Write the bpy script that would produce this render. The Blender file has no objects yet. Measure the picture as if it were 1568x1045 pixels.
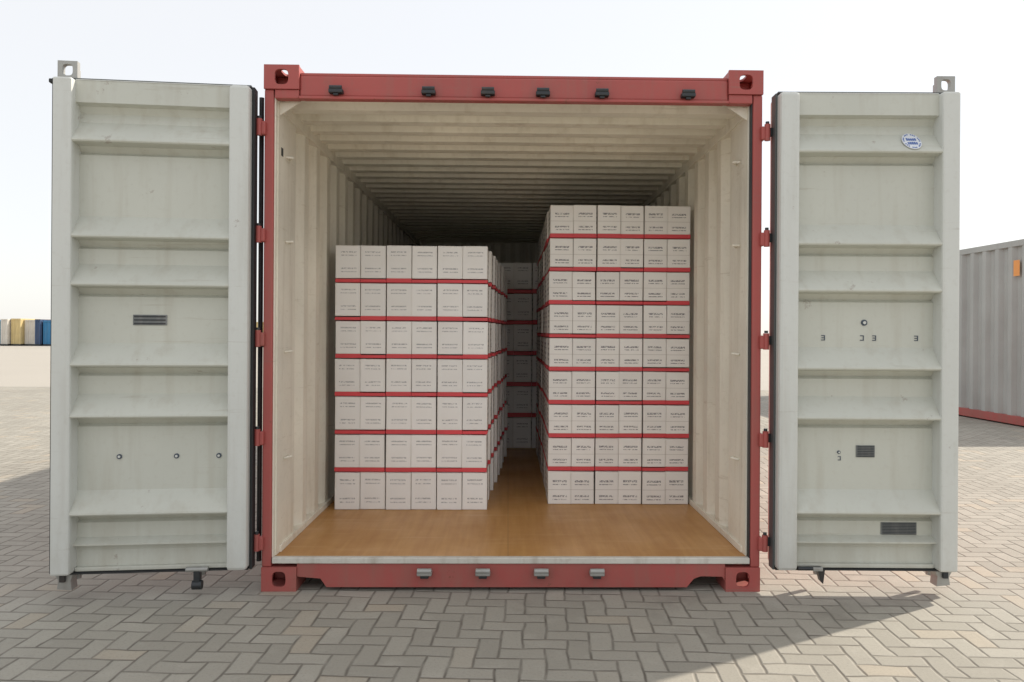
import bpy, bmesh, math, random
from mathutils import Vector, Matrix
random.seed(7)
scene = bpy.context.scene
R = math.radians

# ------------------------------------------------------------------ materials
class NT:
    def __init__(s, name):
        s.mat = bpy.data.materials.new(name); s.mat.use_nodes = True
        s.t = s.mat.node_tree; s.bsdf = s.t.nodes["Principled BSDF"]
    def n(s, typ, **kw):
        nd = s.t.nodes.new(typ)
        for k, v in kw.items(): setattr(nd, k, v)
        return nd
    def l(s, a, b): s.t.links.new(a, b)
    def inp(s, sock, v):
        if hasattr(v, "is_linked") or isinstance(v, bpy.types.NodeSocket): s.l(v, sock)
        else: sock.default_value = v
    def m(s, op, a, b=0.0, c=None):
        nd = s.n("ShaderNodeMath", operation=op)
        s.inp(nd.inputs[0], a); s.inp(nd.inputs[1], b)
        if c is not None: s.inp(nd.inputs[2], c)
        return nd.outputs[0]
    def mix(s, f, a, b, mode='MIX'):
        nd = s.n("ShaderNodeMix", data_type='RGBA', blend_type=mode)
        s.inp(nd.inputs[0], f)
        s.inp(nd.inputs[6], a if not isinstance(a, tuple) else (*a, 1))
        s.inp(nd.inputs[7], b if not isinstance(b, tuple) else (*b, 1))
        return nd.outputs[2]
    def noise(s, vec, scale, detail=4, rough=.55):
        nd = s.n("ShaderNodeTexNoise"); s.l(vec, nd.inputs["Vector"])
        nd.inputs["Scale"].default_value = scale; nd.inputs["Detail"].default_value = detail
        nd.inputs["Roughness"].default_value = rough
        return nd.outputs[0]
    def ramp(s, f, lo, hi, a=0., b=1.):
        nd = s.n("ShaderNodeMapRange"); s.l(f, nd.inputs[0])
        nd.inputs[1].default_value = lo; nd.inputs[2].default_value = hi
        nd.inputs[3].default_value = a; nd.inputs[4].default_value = b
        return nd.outputs[0]
    def scalev(s, vec, sc):
        nd = s.n("ShaderNodeMapping"); s.l(vec, nd.inputs[0]); nd.inputs["Scale"].default_value = sc
        return nd.outputs[0]
    def bump(s, h, strength=.2, dist=.01):
        nd = s.n("ShaderNodeBump"); nd.inputs["Strength"].default_value = strength
        nd.inputs["Distance"].default_value = dist; s.l(h, nd.inputs["Height"])
        s.l(nd.outputs[0], s.bsdf.inputs["Normal"])

def paint(name, col, dirt=(.25, .2, .15), amt=.35, rough=.45, metal=0., var=.1, rust=0., scuff=0., low=0.):
    t = NT(name); co = t.n("ShaderNodeTexCoord").outputs["Object"]
    big = t.noise(co, 1.7, 5); fine = t.noise(co, 35, 3)
    streak = t.noise(t.scalev(co, (14, 14, 1.1)), 1.0, 5)
    c = t.mix(t.ramp(big, .3, .7), tuple(x * (1 - var) for x in col), tuple(min(1, x * (1 + var)) for x in col))
    d = t.m('MULTIPLY', t.ramp(streak, .52, .8, 0, 1), amt)
    c = t.mix(d, c, dirt)
    d2 = t.m('MULTIPLY', t.ramp(fine, .55, .8), amt * .5)
    c = t.mix(d2, c, dirt)
    if scuff:   # horizontal rub marks
        sc = t.noise(t.scalev(co, (1.5, 3, 30)), 1.0, 7, .7)
        c = t.mix(t.m('MULTIPLY', t.ramp(sc, .62, .68), scuff), c, dirt)
    if low:     # road splash grime close to the ground
        sp = t.n("ShaderNodeSeparateXYZ"); t.l(co, sp.inputs[0])
        lo = t.m('MULTIPLY', t.ramp(sp.outputs[2], .0, .55, low, 0), t.ramp(t.noise(t.scalev(co, (9, 9, 3)), 1.0, 6, .65), .35, .65))
        c = t.mix(lo, c, dirt)
    if rust:
        sp = t.noise(co, 9, 8, .7)
        c = t.mix(t.m('MULTIPLY', t.ramp(sp, .65, .69), rust), c, (.16, .06, .03))
    t.l(c, t.bsdf.inputs["Base Color"])
    t.l(t.ramp(big, .3, .7, rough - .08, rough + .1), t.bsdf.inputs["Roughness"])
    t.bsdf.inputs["Metallic"].default_value = metal
    t.bump(t.noise(co, 6, 3), .12, .01)
    return t.mat

M_red = paint("red_paint", (.40, .085, .075), (.27, .14, .11), .55, .5, rust=.8, scuff=.5, low=.4)
M_cream = paint("cream_paint", (.83, .785, .675), (.42, .34, .22), .38, .5, scuff=.3)
M_door = paint("door_grey_paint", (.56, .57, .51), (.33, .28, .20), .30, .42, rust=.35, var=.05, scuff=.25, low=.35)
M_stile = paint("stile_grey_paint", (.63, .645, .615), (.34, .30, .24), .28, .38, rust=.35, var=.04, scuff=.25, low=.4)
M_rub = paint("black_rubber", (.018, .02, .022), (.07, .065, .06), .3, .6)
M_seal = paint("grey_rubber", (.08, .09, .09), (.16, .15, .13), .4, .6)
M_dark = paint("dark_steel", (.045, .05, .055), (.12, .09, .07), .5, .45, metal=.5)
M_steel = paint("galvanised_steel", (.38, .38, .36), (.2, .16, .12), .5, .45, metal=.4)
M_alu = paint("threshold_paint", (.62, .60, .54), (.3, .24, .17), .6, .5, scuff=.6)
M_gc = paint("grey_container_paint", (.40, .42, .40), (.28, .26, .22), .25, .5)
M_orange = paint("orange_label", (.8, .33, .08), amt=.1)
M_lab = paint("label_grey", (.16, .17, .17), (.4, .4, .4), .5, .5)
M_num = paint("marking_ink", (.06, .08, .11), amt=.1)
M_white = paint("label_white", (.72, .75, .8), amt=.1)
M_bluel = paint("label_blue", (.09, .16, .42), amt=.1)
FB, FY, FW, FR, FN = [paint("far_blue", (.03, .20, .40)), paint("far_yellow", (.66, .52, .25)), paint("far_white", (.66, .62, .55)),
            paint("far_rust", (.32, .14, .08)), paint("far_navy", (.04, .08, .17))]

# plywood floor
t = NT("plywood_floor"); co = t.n("ShaderNodeTexCoord").outputs["Object"]
gr = t.noise(t.scalev(co, (26, 1.6, 1)), 1.0, 6, .6); bl = t.noise(co, 2.2, 5); fs = t.noise(t.scalev(co, (1.5, 18, 1)), 1, 5)
fd = t.noise(co, 40, 5, .7)
c = t.mix(t.ramp(gr, .3, .7), (.50, .245, .072), (.61, .335, .115))
c = t.mix(t.ramp(bl, .4, .75, 0, .45), c, (.36, .165, .05))
c = t.mix(t.ramp(fs, .58, .75, 0, .4), c, (.72, .50, .28))
c = t.mix(t.ramp(fd, .6, .75, 0, .4), c, (.30, .16, .07))
sx = t.n("ShaderNodeSeparateXYZ"); t.l(co, sx.inputs[0])
seam = t.m('COMPARE', t.m('PINGPONG', t.m('ADD', sx.outputs[0], .02), .6), 0.0, .002)
seam2 = t.m('COMPARE', t.m('PINGPONG', t.m('ADD', sx.outputs[1], .35), 1.2), 0.0, .002)
c = t.mix(t.m('MULTIPLY', t.m('MAXIMUM', seam, seam2), .35), c, (.1, .05, .02))
t.l(c, t.bsdf.inputs["Base Color"]); t.l(t.ramp(bl, .3, .7, .32, .55), t.bsdf.inputs["Roughness"])
t.bump(gr, .1, .004); M_ply = t.mat

# printed carton
def carton_mat(name, rows, strength, dens, base, ink=(.10, .10, .14), seam_v=None):
    t = NT(name); uv = t.n("ShaderNodeUVMap"); uv.uv_map = "UVMap"
    s = t.n("ShaderNodeSeparateXYZ"); t.l(uv.outputs[0], s.inputs[0]); u, v = s.outputs[0], s.outputs[1]
    at = t.n("ShaderNodeAttribute"); at.attribute_name = "rnd"; rnd = at.outputs["Fac"]
    rm = 0.0
    for r, e in rows:
        rm = t.m('MAXIMUM', rm, t.m('COMPARE', v, r, e))
    um = t.m('COMPARE', u, t.m('ADD', .5, t.m('MULTIPLY', t.m('SUBTRACT', rnd, .5), .06)), .31)
    cb = t.n("ShaderNodeCombineXYZ")
    t.l(t.m('ADD', t.m('MULTIPLY', u, dens), t.m('MULTIPLY', rnd, 37.)), cb.inputs[0])
    t.l(t.m('MULTIPLY', v, 26.), cb.inputs[1])
    t.l(t.m('MULTIPLY', rnd, 11.), cb.inputs[2])
    ns = t.noise(cb.outputs[0], 1.0, 2, .7)
    mask = t.m('MULTIPLY', t.m('MULTIPLY', t.ramp(ns, .44, .50), t.m('MULTIPLY', rm, um)), strength)
    co = t.n("ShaderNodeTexCoord").outputs["Object"]
    c = t.mix(rnd, tuple(x * .93 for x in base), base)
    c = t.mix(t.ramp(t.noise(co, 6, 4), .4, .75, 0, .18), c, (.74, .69, .62))
    ed = t.m('MINIMUM', t.m('MINIMUM', u, t.m('SUBTRACT', 1.0, u)), t.m('MINIMUM', v, t.m('SUBTRACT', 1.0, v)))
    c = t.mix(t.m('MULTIPLY', t.ramp(ed, 0, .05, .35, 0), t.noise(co, 18, 3)), c, (.45, .38, .30))
    if seam_v is not None:
        c = t.mix(t.m('MULTIPLY', t.m('COMPARE', v, seam_v, .008), .45), c, (.3, .25, .22))
    c = t.mix(mask, c, ink)
    t.l(c, t.bsdf.inputs["Base Color"]); t.bsdf.inputs["Roughness"].default_value = .6
    t.bump(t.noise(co, 14, 3), .15, .006)
    return t.mat
M_cartA = carton_mat("carton_print_fine", [(.80, .02), (.70, .014), (.30, .02), (.20, .014)], .60, 22, (.95, .93, .905))
M_cartB = carton_mat("carton_print_bold", [(.70, .032), (.60, .015), (.24, .028), (.14, .015)], .78, 17, (.94, .915, .88), (.08, .07, .10), seam_v=.44)
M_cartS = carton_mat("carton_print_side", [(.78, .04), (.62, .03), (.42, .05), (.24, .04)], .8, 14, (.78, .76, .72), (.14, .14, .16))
M_band = paint("red_band", (.72, .07, .085), (.45, .06, .05), .2, .5)

# ------------------------------------------------------------------ mesh builder
class MB:
    def __init__(s): s.v = []; s.f = []; s.mi = []; s.mats = []; s.sm = []
    def mat(s, m):
        if m not in s.mats: s.mats.append(m)
        return s.mats.index(m)
    def poly(s, pts, faces, m, smooth=False):
        o = len(s.v); s.v += [tuple(p) for p in pts]; k = s.mat(m)
        for f in faces: s.f.append([o + i for i in f]); s.mi.append(k); s.sm.append(smooth)
    def box(s, x0, x1, y0, y1, z0, z1, m, b=0.0):
        if x0 > x1: x0, x1 = x1, x0
        if y0 > y1: y0, y1 = y1, y0
        if z0 > z1: z0, z1 = z1, z0
        if b <= 0:
            p = [(x, y, z) for x in (x0, x1) for y in (y0, y1) for z in (z0, z1)]
            s.poly(p, [(0, 1, 3, 2), (4, 6, 7, 5), (0, 4, 5, 1), (2, 3, 7, 6), (0, 2, 6, 4), (1, 5, 7, 3)], m); return
        bm = bmesh.new(); bmesh.ops.create_cube(bm, size=1)
        for v in bm.verts:
            v.co = Vector((x0 + (v.co.x + .5) * (x1 - x0), y0 + (v.co.y + .5) * (y1 - y0), z0 + (v.co.z + .5) * (z1 - z0)))
        bmesh.ops.bevel(bm, geom=list(bm.edges), offset=b, segments=2, profile=.5, affect='EDGES')
        s.poly([v.co.copy() for v in bm.verts], [[v.index for v in f.verts] for f in bm.faces] if not bm.verts.index_update() else [], m)
        bm.free()
    def cyl(s, p0, p1, r, m, n=16, r2=None):
        p0, p1 = Vector(p0), Vector(p1); d = (p1 - p0).normalized()
        a = d.orthogonal().normalized(); b = d.cross(a); r2 = r if r2 is None else r2
        pts = []
        for k in range(n):
            w = a * math.cos(2 * math.pi * k / n) + b * math.sin(2 * math.pi * k / n)
            pts += [p0 + w * r, p1 + w * r2]
        s.poly(pts, [(2 * k, 2 * ((k + 1) % n), 2 * ((k + 1) % n) + 1, 2 * k + 1) for k in range(n)], m, True)
        s.poly([pts[2 * k] for k in range(n)], [list(range(n))[::-1]], m)
        s.poly([pts[2 * k + 1] for k in range(n)], [list(range(n))], m)
    def prism(s, pts2, y0, y1, m, axis='y'):
        n = len(pts2)
        if axis == 'y': P = [(a, y0, b) for a, b in pts2] + [(a, y1, b) for a, b in pts2]
        else: P = [(y0, a, b) for a, b in pts2] + [(y1, a, b) for a, b in pts2]
        s.poly(P, [list(range(n)), [n + i for i in range(n)][::-1]] + [(i, n + i, n + (i + 1) % n, (i + 1) % n) for i in range(n)], m)
    def ring(s, c, w, h, hw, hh, t, m, axis='y', N=40, rc=.012):
        def outer(a):
            x, y = math.cos(a), math.sin(a); k = min(w / 2 / max(abs(x), 1e-6), h / 2 / max(abs(y), 1e-6)); return x * k, y * k
        def inner(a):
            x, y = math.cos(a), math.sin(a); e = 3.2
            k = ((abs(x) / (hw / 2)) ** e + (abs(y) / (hh / 2)) ** e) ** (-1 / e); return x * k, y * k
        pts = []
        ca = math.atan2(h, w); angs = sorted(set([2 * math.pi * i / N for i in range(N)] + [ca, math.pi - ca, math.pi + ca, 2 * math.pi - ca]))
        N = len(angs)
        for a in angs:
            for fn in (outer, inner):
                u, v = fn(a)
                for d in (-t / 2, t / 2):
                    if axis == 'y': pts.append((c[0] + u, c[1] + d, c[2] + v))
                    elif axis == 'x': pts.append((c[0] + d, c[1] + u, c[2] + v))
                    else: pts.append((c[0] + u, c[1] + v, c[2] + d))
        F = []
        for i in range(N):
            j = (i + 1) % N; a, b = 4 * i, 4 * j
            F += [(a, b, b + 2, a + 2), (a + 1, a + 3, b + 3, b + 1), (a, a + 1, b + 1, b), (a + 2, b + 2, b + 3, a + 3)]
        s.poly(pts, F, m)
    def obj(s, name, parent=None, bevel=0, fixn=True):
        me = bpy.data.meshes.new(name); me.from_pydata(s.v, [], s.f)
        for m in s.mats: me.materials.append(m)
        me.polygons.foreach_set("material_index", s.mi); me.polygons.foreach_set("use_smooth", s.sm)
        me.update()
        if fixn:
            bm = bmesh.new(); bm.from_mesh(me); bmesh.ops.recalc_face_normals(bm, faces=bm.faces); bm.to_mesh(me); bm.free()
        o = bpy.data.objects.new(name, me); scene.collection.objects.link(o)
        if parent: o.parent = parent
        if bevel:
            b = o.modifiers.new("bev", 'BEVEL'); b.width = bevel; b.segments = 2; b.limit_method = 'ANGLE'; b.angle_limit = R(40)
        return o

def empty(name, parent=None, loc=(0, 0, 0), rz=0):
    e = bpy.data.objects.new(name, None); scene.collection.objects.link(e)
    e.location = loc; e.rotation_euler = (0, 0, rz); e.empty_display_size = .2
    if parent: e.parent = parent
    return e

def corr_points(a0, a1, pitch, depth, f1=.26, s=.24, start=0.0):
    pts = [(a0, 0.0)]; a = a0 + start
    if start: pts.append((a, 0.0))
    while a + pitch <= a1:
        pts += [(a + pitch * f1, 0), (a + pitch * (f1 + s), depth), (a + pitch * (2 * f1 + s), depth), (a + pitch, 0)]
        a += pitch
    pts.append((a1, 0)); out = []
    for p in pts:
        if not out or abs(p[0] - out[-1][0]) > 1e-5 or abs(p[1] - out[-1][1]) > 1e-5: out.append(p)
    return out

def corr_sheet(mb, kind, prof, base, sgn, lo, hi, m):
    P = []
    for a, d in prof:
        q = base + sgn * d
        if kind == 'wall': P += [(q, a, lo), (q, a, hi)]
        elif kind == 'roof': P += [(lo, a, q), (hi, a, q)]
        else: P += [(a, q, lo), (a, q, hi)]
    mb.poly(P, [(2 * i, 2 * i + 2, 2 * i + 3, 2 * i + 1) for i in range(len(prof) - 1)], m)

# ------------------------------------------------------------------ main container
C = empty("shipping_container")
L, HW = 6.05, 1.219
IW, FZ, CZ = 1.165, .161, 2.405

def casting(mb, sx, z0, m, y0=0.0, d=.16):
    w, h = .170, .118
    x0, x1 = (sx * HW, sx * (HW - w))
    cx = (x0 + x1) / 2; cz = z0 + h / 2
    mb.ring((cx, y0 + .004, cz), w, h, .066, .074, .016, m, 'y')
    mb.ring((x0 - sx * .008, y0 + .012 + d / 2, cz), d, h, .105, .076, .016, m, 'x')
    mb.ring((cx - sx * .006, y0 + .012 + d / 2, z0 + h - .006), w - .02, d, .055, .10, .012, m, 'z')
    mb.box(x0 - sx * .016, x1, y0 + .0121, y0 + d, z0 + .0002, z0 + .012, m)
    mb.box(x1 + sx * .012, x1, y0 + .0122, y0 + d, z0 + .012, z0 + h - .0121, m)
    mb.box(x0 - sx * .0161, x1, y0 + d, y0 + d + .012, z0 + .001, z0 + h - .001, m)

TOPC = 2.442
mb = MB()
for sx in (-1, 1):
    casting(mb, sx, 0.0, M_red); casting(mb, sx, TOPC, M_red, y0=-.006)
    mb.box(sx * HW, sx * (HW - .046), .002, .10, .118, TOPC, M_red, .006)
    mb.box(sx * (HW - .0461), sx * (HW - .052), .014, .10, .16, 2.42, M_dark if sx > 0 else M_cream)
    mb.box(sx * (HW - .051), sx * (HW - .168), -.002, .05, 2.398, TOPC - .0005, M_red, .004)
mb.obj("corner_posts", C, .002)

mb = MB()
mb.box(-HW + .1702, HW - .1702, .004, .09, 2.41, 2.512, M_red, .008)
mb.box(-HW + .171, HW - .171, .012, .12, 2.5122, 2.528, M_red, .004)
mb.box(-HW + .17, HW - .17, -.012, .03, 2.395, 2.409, M_red, .003)
for x in (-.868, -.420, -.132, .136, .424, .846):
    mb.box(x - .034, x + .034, -.035, .0035, 2.420, 2.440, M_dark, .004)
    mb.cyl((x - .030, -.028, 2.446), (x + .030, -.028, 2.446), .010, M_dark)
    mb.box(x - .012, x + .012, -.028, -.012, 2.410, 2.4195, M_dark, .002)
mb.obj("door_header", C)

mb = MB()
pts = [(-HW + .1702, .135), (-HW + .1702, .0702), (-1.035, .068), (-.935, .060), (-.905, .018), (.860, .018), (.895, .060), (.930, .072), (1.035, .070), (HW - .1702, .050), (HW - .1702, .135)]
mb.prism(pts, .006, .03, M_red)
mb.box(-HW + .171, HW - .171, .0305, .12, .09, .134, M_red)
mb.box(-HW + .051, HW - .051, -.004, .03, .1352, .165, M_alu, .004)
for x in (-.425, -.142, .142, .414):
    mb.box(x - .036, x + .036, -.040, .0055, .085, .106, M_steel, .005)
    mb.cyl((x - .034, -.030, .108), (x + .034, -.030, .108), .013, M_steel)
    mb.box(x - .02, x + .02, -.03, .004, .07, .0845, M_dark, .003)
for sx in (-1, 1):
    mb.box(sx * HW, sx * (HW - .03), .18, L - .18, .04, .16, M_red)
for i in range(18):
    y = .3 + i * .32
    mb.box(-HW + .031, HW - .031, y, y + .04, .045, .155, M_dark)
mb.obj("door_sill", C, .0015)

mb = MB()
mb.box(-IW, IW, .031, L - .06, FZ - .025, FZ, M_ply)
mb.obj("plywood_floor", C)

mb = MB()
wp = corr_points(.0 + .101, L - .06, .262, .042, .32, .12, .17)
for sx in (-1, 1):
    corr_sheet(mb, 'wall', wp, sx * IW, sx, FZ - .02, CZ + .02, M_cream)
    mb.box(sx * (IW + .045), sx * (IW - .012), .10, L - .07, 2.355, 2.455, M_cream, .004)
    mb.box(sx * (IW + .03), sx * (IW - .012), .10, L - .07, FZ + .0005, FZ + .035, M_cream, .003)
    mb.box(sx * (IW + .003), sx * (IW - .004), .045, .135, FZ + .001, 2.43, M_cream)
    for z in (.62, 1.16, 1.72, 2.15):
        mb.cyl((sx * (IW - .001), .17, z), (sx * (IW - .03), .20, z + .004), .006, M_cream, 8)
        mb.cyl((sx * (IW - .03), .20, z + .004), (sx * (IW - .002), .24, z), .006, M_cream, 8)
mb.box(-IW - .001, -IW + .006, .085, .115, 2.14, 2.18, M_dark)  # dark block in place of a wall hole, its shade put into the colour
rp = corr_points(.10, L - .06, .209, -.052, .38, .10)
corr_sheet(mb, 'roof', rp, CZ + .050, 1, -IW - .03, IW + .03, M_cream)
ep = corr_points(-IW - .03, IW + .03, .25, .04)
corr_sheet(mb, 'end', ep, L - .1, 1, FZ - .02, CZ + .05, M_cream)
for sx in (-1, 1):
    mb.prism([(sx * IW, 2.396), (sx * (IW - .10), 2.396), (sx * IW, 2.33)], .06, .068, M_cream)
mb.obj("interior_lining", C)

mb = MB()
for sx in (-1, 1):
    corr_sheet(mb, 'wall', corr_points(.17, L - .17, .262, -.008, .25, .22), sx * (HW - .002), sx, .16, 2.52, M_red)
corr_sheet(mb, 'roof', corr_points(.13, L - .1, .209, -.02, .25, .22), 2.54, 1, -HW + .03, HW - .03, M_red)
mb.poly([(-HW, L, .02), (HW, L, .02), (HW, L, 2.54), (-HW, L, 2.54)], [(0, 1, 2, 3)], M_red)
mb.obj("outer_shell", C)

mb = MB()
for sx in (-1, 1):
    for z in (2.26, 1.74, 1.235, .755, .245):
        mb.box(sx * (HW - .012), sx * (HW + .010), -.020, .03, z - .042, z + .024, M_red, .006)
        mb.cyl((sx * (HW + .020), -.010, z - .045), (sx * (HW + .020), -.010, z + .035), .014, M_red)
        mb.cyl((sx * (HW + .020), -.010, z + .036), (sx * (HW + .020), -.010, z + .048), .009, M_dark)
        mb.box(sx * (HW + .012), sx * (HW + .075), -.004, .012, z - .022, z + .022, M_dark, .004)
mb.obj("hinges", C)

# ------------------------------------------------------------------ doors
DP = .078
PROF = [(2.435, .040), (2.330, .044), (2.322, .006), (2.290, -.012), (2.252, 0)]
for top, bot in ((2.148, 2.098), (1.703, 1.653), (1.478, 1.428), (1.103, 1.053), (.863, .813), (.408, .358)):
    start = top + .100
    if PROF[-1][0] - start > .003: PROF.append((start, 0))
    PROF += [(top + .008, DP - .002), (top, DP), (top - .006, DP - .004), (top - .014, .010), (bot + .008, -.018), (bot - .004, 0)]  # overhanging lip and recessed groove, shaped to shade a strip beneath each ridge
PROF += [(.285, .0), (.262, .042), (.255, .042), (.248, .006), (.225, .0), (.15, .004)]
def door(sx, loc, rz, W):
    D = empty("door_left" if sx < 0 else "door_right", C, loc, rz)
    ZB, ZT = .122, 2.446
    mb = MB()
    x0, x1 = .095, W - .085
    P = []
    for z, d in PROF: P += [(sx * x0, -d, z), (sx * x1, -d, z)]
    mb.poly(P, [(2 * i, 2 * i + 1, 2 * i + 3, 2 * i + 2) for i in range(len(PROF) - 1)], M_door)
    P = []
    for z, d in PROF: P += [(sx * x0, -d + .035, z), (sx * x1, -d + .035, z)]
    mb.poly(P, [(2 * i, 2 * i + 1, 2 * i + 3, 2 * i + 2) for i in range(len(PROF) - 1)], M_red)
    mb.box(sx * .004, sx * (x0 + .004), -.085, .085, ZB + .008, ZT - .014, M_stile, .016)  # hinge stile, extended rearwards to block sunlight through the hinge gap
    mb.box(sx * (x1 - .004), sx * (W - .004), -.082, .04, ZB + .006, ZT - .010, M_stile, .010)
    mb.box(sx * (x0 + .0045), sx * (x1 - .0045), -.042, .036, 2.4352, ZT - .009, M_stile, .003)
    mb.box(sx * (x0 + .0045), sx * (x1 - .0045), -.026, .036, ZB + .008, .1498, M_door, .004)
    mb.obj("panel", D)
    mb = MB()
    if sx < 0:
        mb.box(sx * (W - .0035), sx * (W + .022), -.030, .028, ZB, ZT, M_rub, .006)
        mb.box(sx * (-.010), sx * .0035, -.036, .028, ZB, ZT - .01, M_rub, .003)
        mb.cyl((sx * -.012, .10, ZB), (sx * -.012, .10, ZT - .02), .012, M_dark)
    else:
        mb.box(sx * (W - .0035), sx * (W + .009), -.030, .028, ZB, ZT, M_seal, .003)
        mb.box(sx * (-.006), sx * .0035, -.036, .028, ZB, ZT - .01, M_seal, .003)
    mb.box(sx * .008, sx * (W - .006), -.034, .030, ZT - .0085, ZT - .001, M_seal)
    mb.box(sx * .008, sx * (W - .006), -.034, .030, ZB - .002, ZB + .0055, M_rub)
    mb.obj("gasket", D)
    mb = MB()
    for u in (.25, W - .06):
        mb.cyl((sx * u, .075, .07), (sx * u, .075, 2.43), .017, M_steel)
        for z in (.35, .95, 1.6, 2.2):
            mb.box(sx * (u - .035), sx * (u + .035), .04, .095, z - .03, z + .03, M_steel, .005)
    uo = W + .008
    if sx > 0:
        mb.cyl((sx * (uo + .0), .07, 1.12), (sx * (uo + .022), .05, 1.18), .010, M_dark, 10)
        mb.cyl((sx * (uo + .022), .05, 1.18), (sx * (uo + .022), .05, 1.30), .012, M_dark, 10)
        mb.cyl((sx * (uo + .022), .05, 1.30), (sx * (uo), .07, 1.37), .010, M_dark, 10)
    u = W - .040
    mb.ring((sx * u, .0, ZT + .043), .088, .084, .046, .054, .028, M_steel, 'y')
    mb.box(sx * (u - .032), sx * (u - .018), .0145, .05, ZT - .01, ZT + .06, M_steel, .003)
    mb.box(sx * (u - .05), sx * (u + .05), -.02, .03, ZT - .0005, ZT + .005, M_steel)
    if sx < 0: mb.box(sx * (W - .03), sx * (W + .035), -.034, .0, ZT - .026, ZT - .006, M_rub, .005)
    u = W - .05
    mb.prism([(sx * (u - .035), ZB - .004), (sx * (u + .045), ZB - .004), (sx * (u + .03), ZB - .03), (sx * (u + .035), .052), (sx * (u - .03), .045), (sx * (u - .025), ZB - .03)], -.03, .03, M_steel)
    mb.box(sx * (u - .005), sx * (u + .02), -.045, -.03, ZB - .035, ZB + .0, M_dark, .003)
    u = .24
    if sx < 0:
        mb.box(sx * (u - .015), sx * (u + .015), -.055, -.02, ZB - .075, ZB + .015, M_dark, .004)
        mb.cyl((sx * (u - .022), -.04, ZB - .065), (sx * (u + .022), -.04, ZB - .065), .022, M_dark)
        mb.cyl((sx * (u - .05), -.045, ZB + .01), (sx * (u + .05), -.045, ZB + .01), .012, M_steel)
    else:
        mb.cyl((sx * (u - .13), -.05, ZB + .012), (sx * (u - .02), -.05, ZB + .012), .010, M_dark)
        mb.box(sx * (u - .06), sx * (u - .01), -.06, -.03, ZB - .0, ZB + .02, M_steel, .004)
        mb.prism([(sx * (u - .025), ZB - .003), (sx * (u + .01), ZB - .003), (sx * (u + .002), ZB - .07), (sx * (u - .012), ZB - .055)], -.03, .0, M_dark)
    mb.obj("locking_gear", D)
    mb = MB()
    def slot(uc, zc, w, h, n, y=-.004):
        mb.box(sx * (uc - w / 2), sx * (uc + w / 2), y, .002, zc - h / 2, zc + h / 2, M_lab, .0015)
        for i in range(n):
            z = zc - h / 2 + (i + .5) * h / n
            mb.box(sx * (uc - w / 2 + .006), sx * (uc + w / 2 - .006), y - .003, y - .0005, z - h / n * .18, z + h / n * .18, M_dark)
    def stud(uc, zc, r=.012):
        mb.cyl((sx * uc, .0, zc), (sx * uc, -.005, zc), r, M_num, 14)
        mb.cyl((sx * uc, -.0052, zc), (sx * uc, -.009, zc), r * .5, M_stile, 10)
    def glyph(uc, zc, s=.010):
        k = random.choice([0, 1, 2])
        mb.box(sx * uc - s * .7, sx * uc + s * .7, -.0025, .001, zc + s, zc + s * .7, M_num)
        mb.box(sx * uc - s * .7, sx * uc + s * .7, -.0025, .001, zc - s, zc - s * .7, M_num)
        mb.box(sx * uc + s * .4, sx * uc + s * .7, -.0028, .001, zc - s, zc + s, M_num)
        if k: mb.box(sx * uc - s * .6, sx * uc + s * .6, -.0026, .001, zc - s * .15, zc + s * .15, M_num)
    if sx < 0:
        slot(.475, 1.315, .155, .050, 3)
        for u_ in (.155, .35, .61): stud(u_, .665)
    else:
        slot(.455, .695, .092, .058, 7)
        slot(.62, .318, .175, .060, 8)
        stud(.445, 1.325, .015)
        for u_ in (.245, .435, .495, .70): glyph(u_, 1.250, .013)
        stud(.325, .69, .008); glyph(.328, .66, .010)
    mb.obj("plates", D)
    if sx > 0:
        mb = MB()
        mb.cyl((0, 0, 0), (0, -.003, 0), .045, M_white, 32)
        for a in range(28):
            th = 2 * math.pi * a / 28
            if a % 4 != 3: mb.cyl((.038 * math.cos(th), -.003, .038 * math.sin(th)), (.038 * math.cos(th), -.0042, .038 * math.sin(th)), .0034, M_bluel, 6)
        for i in range(5):
            for j in range(2):
                x = -.024 + i * .0098; z = -.02 + j * .022
                mb.box(x, x + .0075, -.0045, -.003, z, z + .012 + .004 * random.random(), M_bluel)
        o = mb.obj("round_sticker", D); o.location = (.65, -.0435, 2.203); o.rotation_euler = (R(-38.4), 0, 0); o.scale = (1, 1, 1.3)
    return D
door(-1, (-1.262, -.012, 0), R(5.5), .888)
door(1, (1.272, -.012, 0), R(-1.2), .872)

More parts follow.
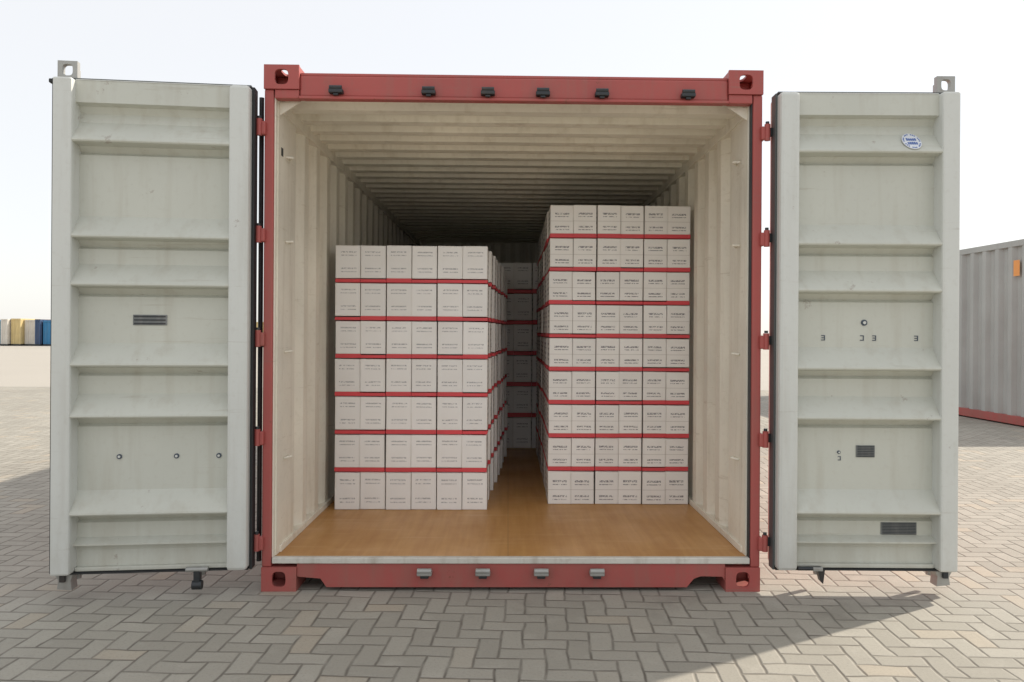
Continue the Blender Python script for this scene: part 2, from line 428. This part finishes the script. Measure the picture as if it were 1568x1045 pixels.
# ------------------------------------------------------------------ carton stacks
def stack(name, x0, y0, ncol, nlay, nrow, w, h, d, mfront, shear=0., band=.026):
    E = empty(name)
    V, F, UV, RN, MI = [], [], [], [], []
    bands = MB()
    for r in range(nrow):
        for l in range(nlay):
            lay = random.uniform(-.003, .003)
            for c in range(ncol):
                if 0 < r and 0 < c < ncol - 1 and l < nlay - 1: continue
                jx, jy = random.uniform(-.0015, .0015), random.uniform(-.005, .006)
                pair = .0035 if c % 2 == 0 else .0008
                pr = .0035 if c % 2 == 1 else .0008
                X0 = x0 + c * w + pair + jx + shear * r + lay; X1 = x0 + (c + 1) * w - pr + jx + shear * r + lay
                if c in (0, ncol - 1) and r > 0:
                    k = random.uniform(-.006, .006); X0 += k; X1 += k
                Y0 = y0 + r * d + .003 + jy; Y1 = y0 + (r + 1) * d - .003 + jy
                Z0 = FZ + .002 + l * h + (band if l else 0); Z1 = FZ + (l + 1) * h - .0015 - random.uniform(0, .003)
                o = len(V); sk = random.uniform(-.0015, .0015)
                V += [(X0, Y0, Z0), (X1, Y0 + sk, Z0), (X1, Y1, Z0), (X0, Y1, Z0), (X0 + sk, Y0, Z1), (X1 + sk, Y0 + sk, Z1 - abs(sk)), (X1, Y1, Z1), (X0, Y1, Z1)]
                fs = [((0, 1, 5, 4), 0), ((1, 2, 6, 5), 1), ((2, 3, 7, 6), 0), ((3, 0, 4, 7), 1), ((4, 5, 6, 7), 2), ((3, 2, 1, 0), 2)]
                rn = random.random()
                for q, kind in fs:
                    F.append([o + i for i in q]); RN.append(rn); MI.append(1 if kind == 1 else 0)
                    UV += [(0, 0), (1, 0), (1, 1), (0, 1)] if kind < 2 else [(.5, .5), (.52, .5), (.52, .52), (.5, .52)]
                if l and (r == 0 or c in (0, ncol - 1)):
                    dz = random.choice([0, 0, 0, .004, .006])
                    bands.box(X0 - pair * .3, X1 + .001, Y0 - .001, Y1, Z0 - band + .0005, Z0 - .0006 - dz, M_band)
    me = bpy.data.meshes.new("cartons"); me.from_pydata(V, [], F)
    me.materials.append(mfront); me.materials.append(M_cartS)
    me.polygons.foreach_set("material_index", MI)
    uvl = me.uv_layers.new(name="UVMap"); uvl.data.foreach_set("uv", [a for p in UV for a in p])
    at = me.attributes.new("rnd", 'FLOAT', 'FACE'); at.data.foreach_set("value", RN)
    o = bpy.data.objects.new("cartons", me); scene.collection.objects.link(o); o.parent = E
    b = o.modifiers.new("b", 'BEVEL'); b.width = .0015; b.segments = 1; b.limit_method = 'ANGLE'
    bands.obj("red_bands", E, fixn=False)
    return E
stack("carton_stack", -1.098, 1.0, 6, 7, 8, .1580, .2345, .285, M_cartA, shear=.017)
stack("carton_stack", .236, 1.165, 6, 9, 8, .1520, .2145, .27, M_cartB)
stack("carton_stack", -.150, 3.50, 5, 6, 3, .176, .2950, .30, M_cartA, band=.040)

# ------------------------------------------------------------------ neighbour containers
def simple_container(x, y, w, h, l, body, rail, lab=None, post=.06):
    E = empty("shipping_container", None, (x, y, 0))
    mb = MB()
    for q in (0, w):
        s = -1 if q == 0 else 1
        corr_sheet(mb, 'wall', corr_points(post, l - post, .278, .045, .26, .18), q - s * .05, s, .14, h - .08, body)
        mb.box(q, q - s * .05, 0, l, h - .085, h, body, .004)
        mb.box(q, q - s * .05, .17, l - .17, .02, .139, rail, .004)
        for yy in (0, l - .1):
            mb.box(q, q - s * .1, yy, yy + .1, .12, h - .12, body, .006)
        for yy in (0, l - .17):
            for z in (0, h - .118): mb.box(q + s * .002, q - s * .17, yy - .002, yy + .172, z, z + .12, rail if z == 0 else body, .01)
        if lab:
            mb.box(q + s * .003, q, .30, .42, h - .50, h - .28, lab)
        for yy in (l * .42, l * .56):
            mb.box(q + s * .004, q - s * .02, yy, yy + .2, .03, .11, M_dark)
    corr_sheet(mb, 'end', corr_points(.06, w - .06, .25, .04), .02, 1, .1, h - .05, body)
    mb.box(.0, w, .0, .03, h - .09, h - .003, body); mb.box(.0, w, .0, .03, .02, .13, rail)
    mb.poly([(0.05, l - .02, .1), (w - .05, l - .02, .1), (w - .05, l - .02, h - .05), (.05, l - .02, h - .05)], [(0, 1, 2, 3)], body)
    mb.poly([(.01, .01, h - .02), (w - .01, .01, h - .02), (w - .01, l - .01, h - .02), (.01, l - .01, h - .02)], [(0, 1, 2, 3)], body)
    mb.poly([(.01, .01, .1), (w - .01, .01, .1), (w - .01, l - .01, .1), (.01, l - .01, .1)], [(0, 1, 2, 3)], rail)
    mb.obj("body", E)
    return E
g = simple_container(7.06, 6.35, 2.438, 2.591, 6.05, M_gc, M_red, M_orange)
g.rotation_euler = (0, 0, R(2))

seq = [(-45.0, 2.4, FY), (-42.4, 2.3, FB), (-39.9, 2.1, FB), (-37.7, .5, FW), (-37.15, .7, FY), (-36.4, .8, FW), (-35.5, .4, FN), (-35.0, 2.4, FB),
       (-32.4, 2.4, FY), (-29.8, 2.4, FW), (-27.2, 2.4, FB), (-24.0, 2.4, FN), (-21.0, 4.0, FY), (-16.6, 2.4, FW)]
for x, w, mt in seq:
    simple_container(x + .4, 53 + random.uniform(-.5, 1), w, 1.9 + random.uniform(-.10, .12), 4, mt, M_dark)

# ------------------------------------------------------------------ ground
t = NT("block_paving"); co = t.n("ShaderNodeTexCoord").outputs["Object"]
mp = t.n("ShaderNodeMapping"); t.l(co, mp.inputs[0]); U = .092
mp.inputs["Scale"].default_value = (1 / U, 1 / U, 1); mp.inputs["Rotation"].default_value = (0, 0, R(3))
wob = t.n("ShaderNodeTexNoise"); t.l(mp.outputs[0], wob.inputs["Vector"]); wob.inputs["Scale"].default_value = .35
wv = t.n("ShaderNodeVectorMath", operation='SCALE'); t.l(wob.outputs[1], wv.inputs[0]); wv.inputs["Scale"].default_value = .42
av = t.n("ShaderNodeVectorMath", operation='ADD'); t.l(mp.outputs[0], av.inputs[0]); t.l(wv.outputs[0], av.inputs[1])
s = t.n("ShaderNodeSeparateXYZ"); t.l(av.outputs[0], s.inputs[0])
ix, iy = t.m('FLOOR', s.outputs[0]), t.m('FLOOR', s.outputs[1])
fx, fy = t.m('SUBTRACT', s.outputs[0], ix), t.m('SUBTRACT', s.outputs[1], iy)
k = t.m('FLOORED_MODULO', t.m('SUBTRACT', ix, iy), 4.0)
k0, k1, k2, k3 = [t.m('COMPARE', k, float(q), .1) for q in range(4)]
dl = t.m('ADD', fx, k1); dr = t.m('ADD', t.m('SUBTRACT', 1.0, fx), k0)
db = t.m('ADD', fy, k2); dt = t.m('ADD', t.m('SUBTRACT', 1.0, fy), k3)
dmin = t.m('MINIMUM', t.m('MINIMUM', dl, dr), t.m('MINIMUM', db, dt))
cb = t.n("ShaderNodeCombineXYZ"); t.l(t.m('SUBTRACT', ix, k1), cb.inputs[0]); t.l(t.m('SUBTRACT', iy, k2), cb.inputs[1])
wn = t.n("ShaderNodeTexWhiteNoise", noise_dimensions='2D'); t.l(cb.outputs[0], wn.inputs[0])
big = t.noise(co, .55, 6, .6); mid = t.noise(co, 7, 5); fine = t.noise(co, 90, 4, .7); st = t.noise(co, 1.9, 7, .65)
c = t.mix(wn.outputs[0], (.325, .305, .258), (.415, .390, .332))
c = t.mix(t.ramp(wn.outputs[0], .93, .95, 0, .5), c, (.45, .37, .27))
c = t.mix(t.ramp(big, .35, .7, 0, .5), c, (.255, .235, .195))
c = t.mix(t.ramp(st, .58, .70, 0, .4), c, (.19, .17, .145))
c = t.mix(t.ramp(mid, .55, .75, 0, .35), c, (.47, .44, .38))
c = t.mix(t.ramp(fine, .5, .75, 0, .45), c, (.20, .19, .165))
jm = t.ramp(dmin, .02, .080, 1, 0)
jn = t.m('MULTIPLY', jm, t.ramp(mid, .3, .65, .30, .95))
c = t.mix(jn, c, (.115, .10, .08))
gx = t.n("ShaderNodeSeparateXYZ"); t.l(co, gx.inputs[0])
farm = t.ramp(gx.outputs[1], 13, 13.1)
c = t.mix(farm, c, t.mix(t.noise(co, .12, 5), (.38, .35, .30), (.46, .425, .37)))
t.l(c, t.bsdf.inputs["Base Color"]); t.bsdf.inputs["Roughness"].default_value = .85
h = t.m('ADD', t.ramp(dmin, .02, .10), t.m('ADD', t.m('MULTIPLY', fine, .3), t.m('MULTIPLY', wn.outputs[0], .4)))
t.bump(h, .6, .007); M_gr = t.mat
mb = MB(); mb.poly([(-600, -40, 0), (600, -40, 0), (600, 1500, 0), (-600, 1500, 0)], [(0, 1, 2, 3)], M_gr)
g = mb.obj("ground", fixn=False)

# ------------------------------------------------------------------ light
sv = Vector((1.19, .627, 1.0)).normalized()
elev = math.asin(sv.z); rot = math.atan2(sv.x, sv.y)
sl = bpy.data.lights.new("sun", 'SUN'); sl.energy = 5.0; sl.angle = R(.9); sl.color = (1, .92, .81)
so = bpy.data.objects.new("sun", sl); scene.collection.objects.link(so); so.location = sv * 30
so.rotation_euler = sv.to_track_quat('Z', 'Y').to_euler()
W = bpy.data.worlds.new("World"); scene.world = W; W.use_nodes = True
wt = W.node_tree; bg = wt.nodes["Background"]
sky = wt.nodes.new("ShaderNodeTexSky"); sky.sky_type = 'NISHITA'; sky.sun_disc = False
sky.sun_elevation = elev; sky.sun_rotation = rot; sky.air_density = 1.0; sky.dust_density = 1.3; sky.ozone_density = 1.0
# thin bright haze over the clear-sky model
hz = wt.nodes.new("ShaderNodeMix"); hz.data_type = 'RGBA'; hz.inputs[0].default_value = .72
wt.links.new(sky.outputs[0], hz.inputs[6]); hz.inputs[7].default_value = (7.75, 7.65, 7.5, 1)
wt.links.new(hz.outputs[2], bg.inputs[0]); bg.inputs[1].default_value = .15

# ------------------------------------------------------------------ camera
cd = bpy.data.cameras.new("camera"); cam = bpy.data.objects.new("camera", cd); scene.collection.objects.link(cam)
cd.sensor_width = 36; cd.lens = 26.6; cd.clip_end = 3000; cd.clip_start = .05
cam.location = (-.027, -3.70, 1.27)
yaw, roll = R(1.0), R(-.36)
cam.rotation_euler = (Matrix.Rotation(-yaw, 3, 'Z') @ Matrix.Rotation(R(90), 3, 'X') @ Matrix.Rotation(-roll, 3, 'Z')).to_euler()
cd.shift_x = -.009; cd.shift_y = -.009
scene.camera = cam
scene.view_settings.view_transform = 'Standard'; scene.view_settings.look = 'None'; scene.view_settings.exposure = 0
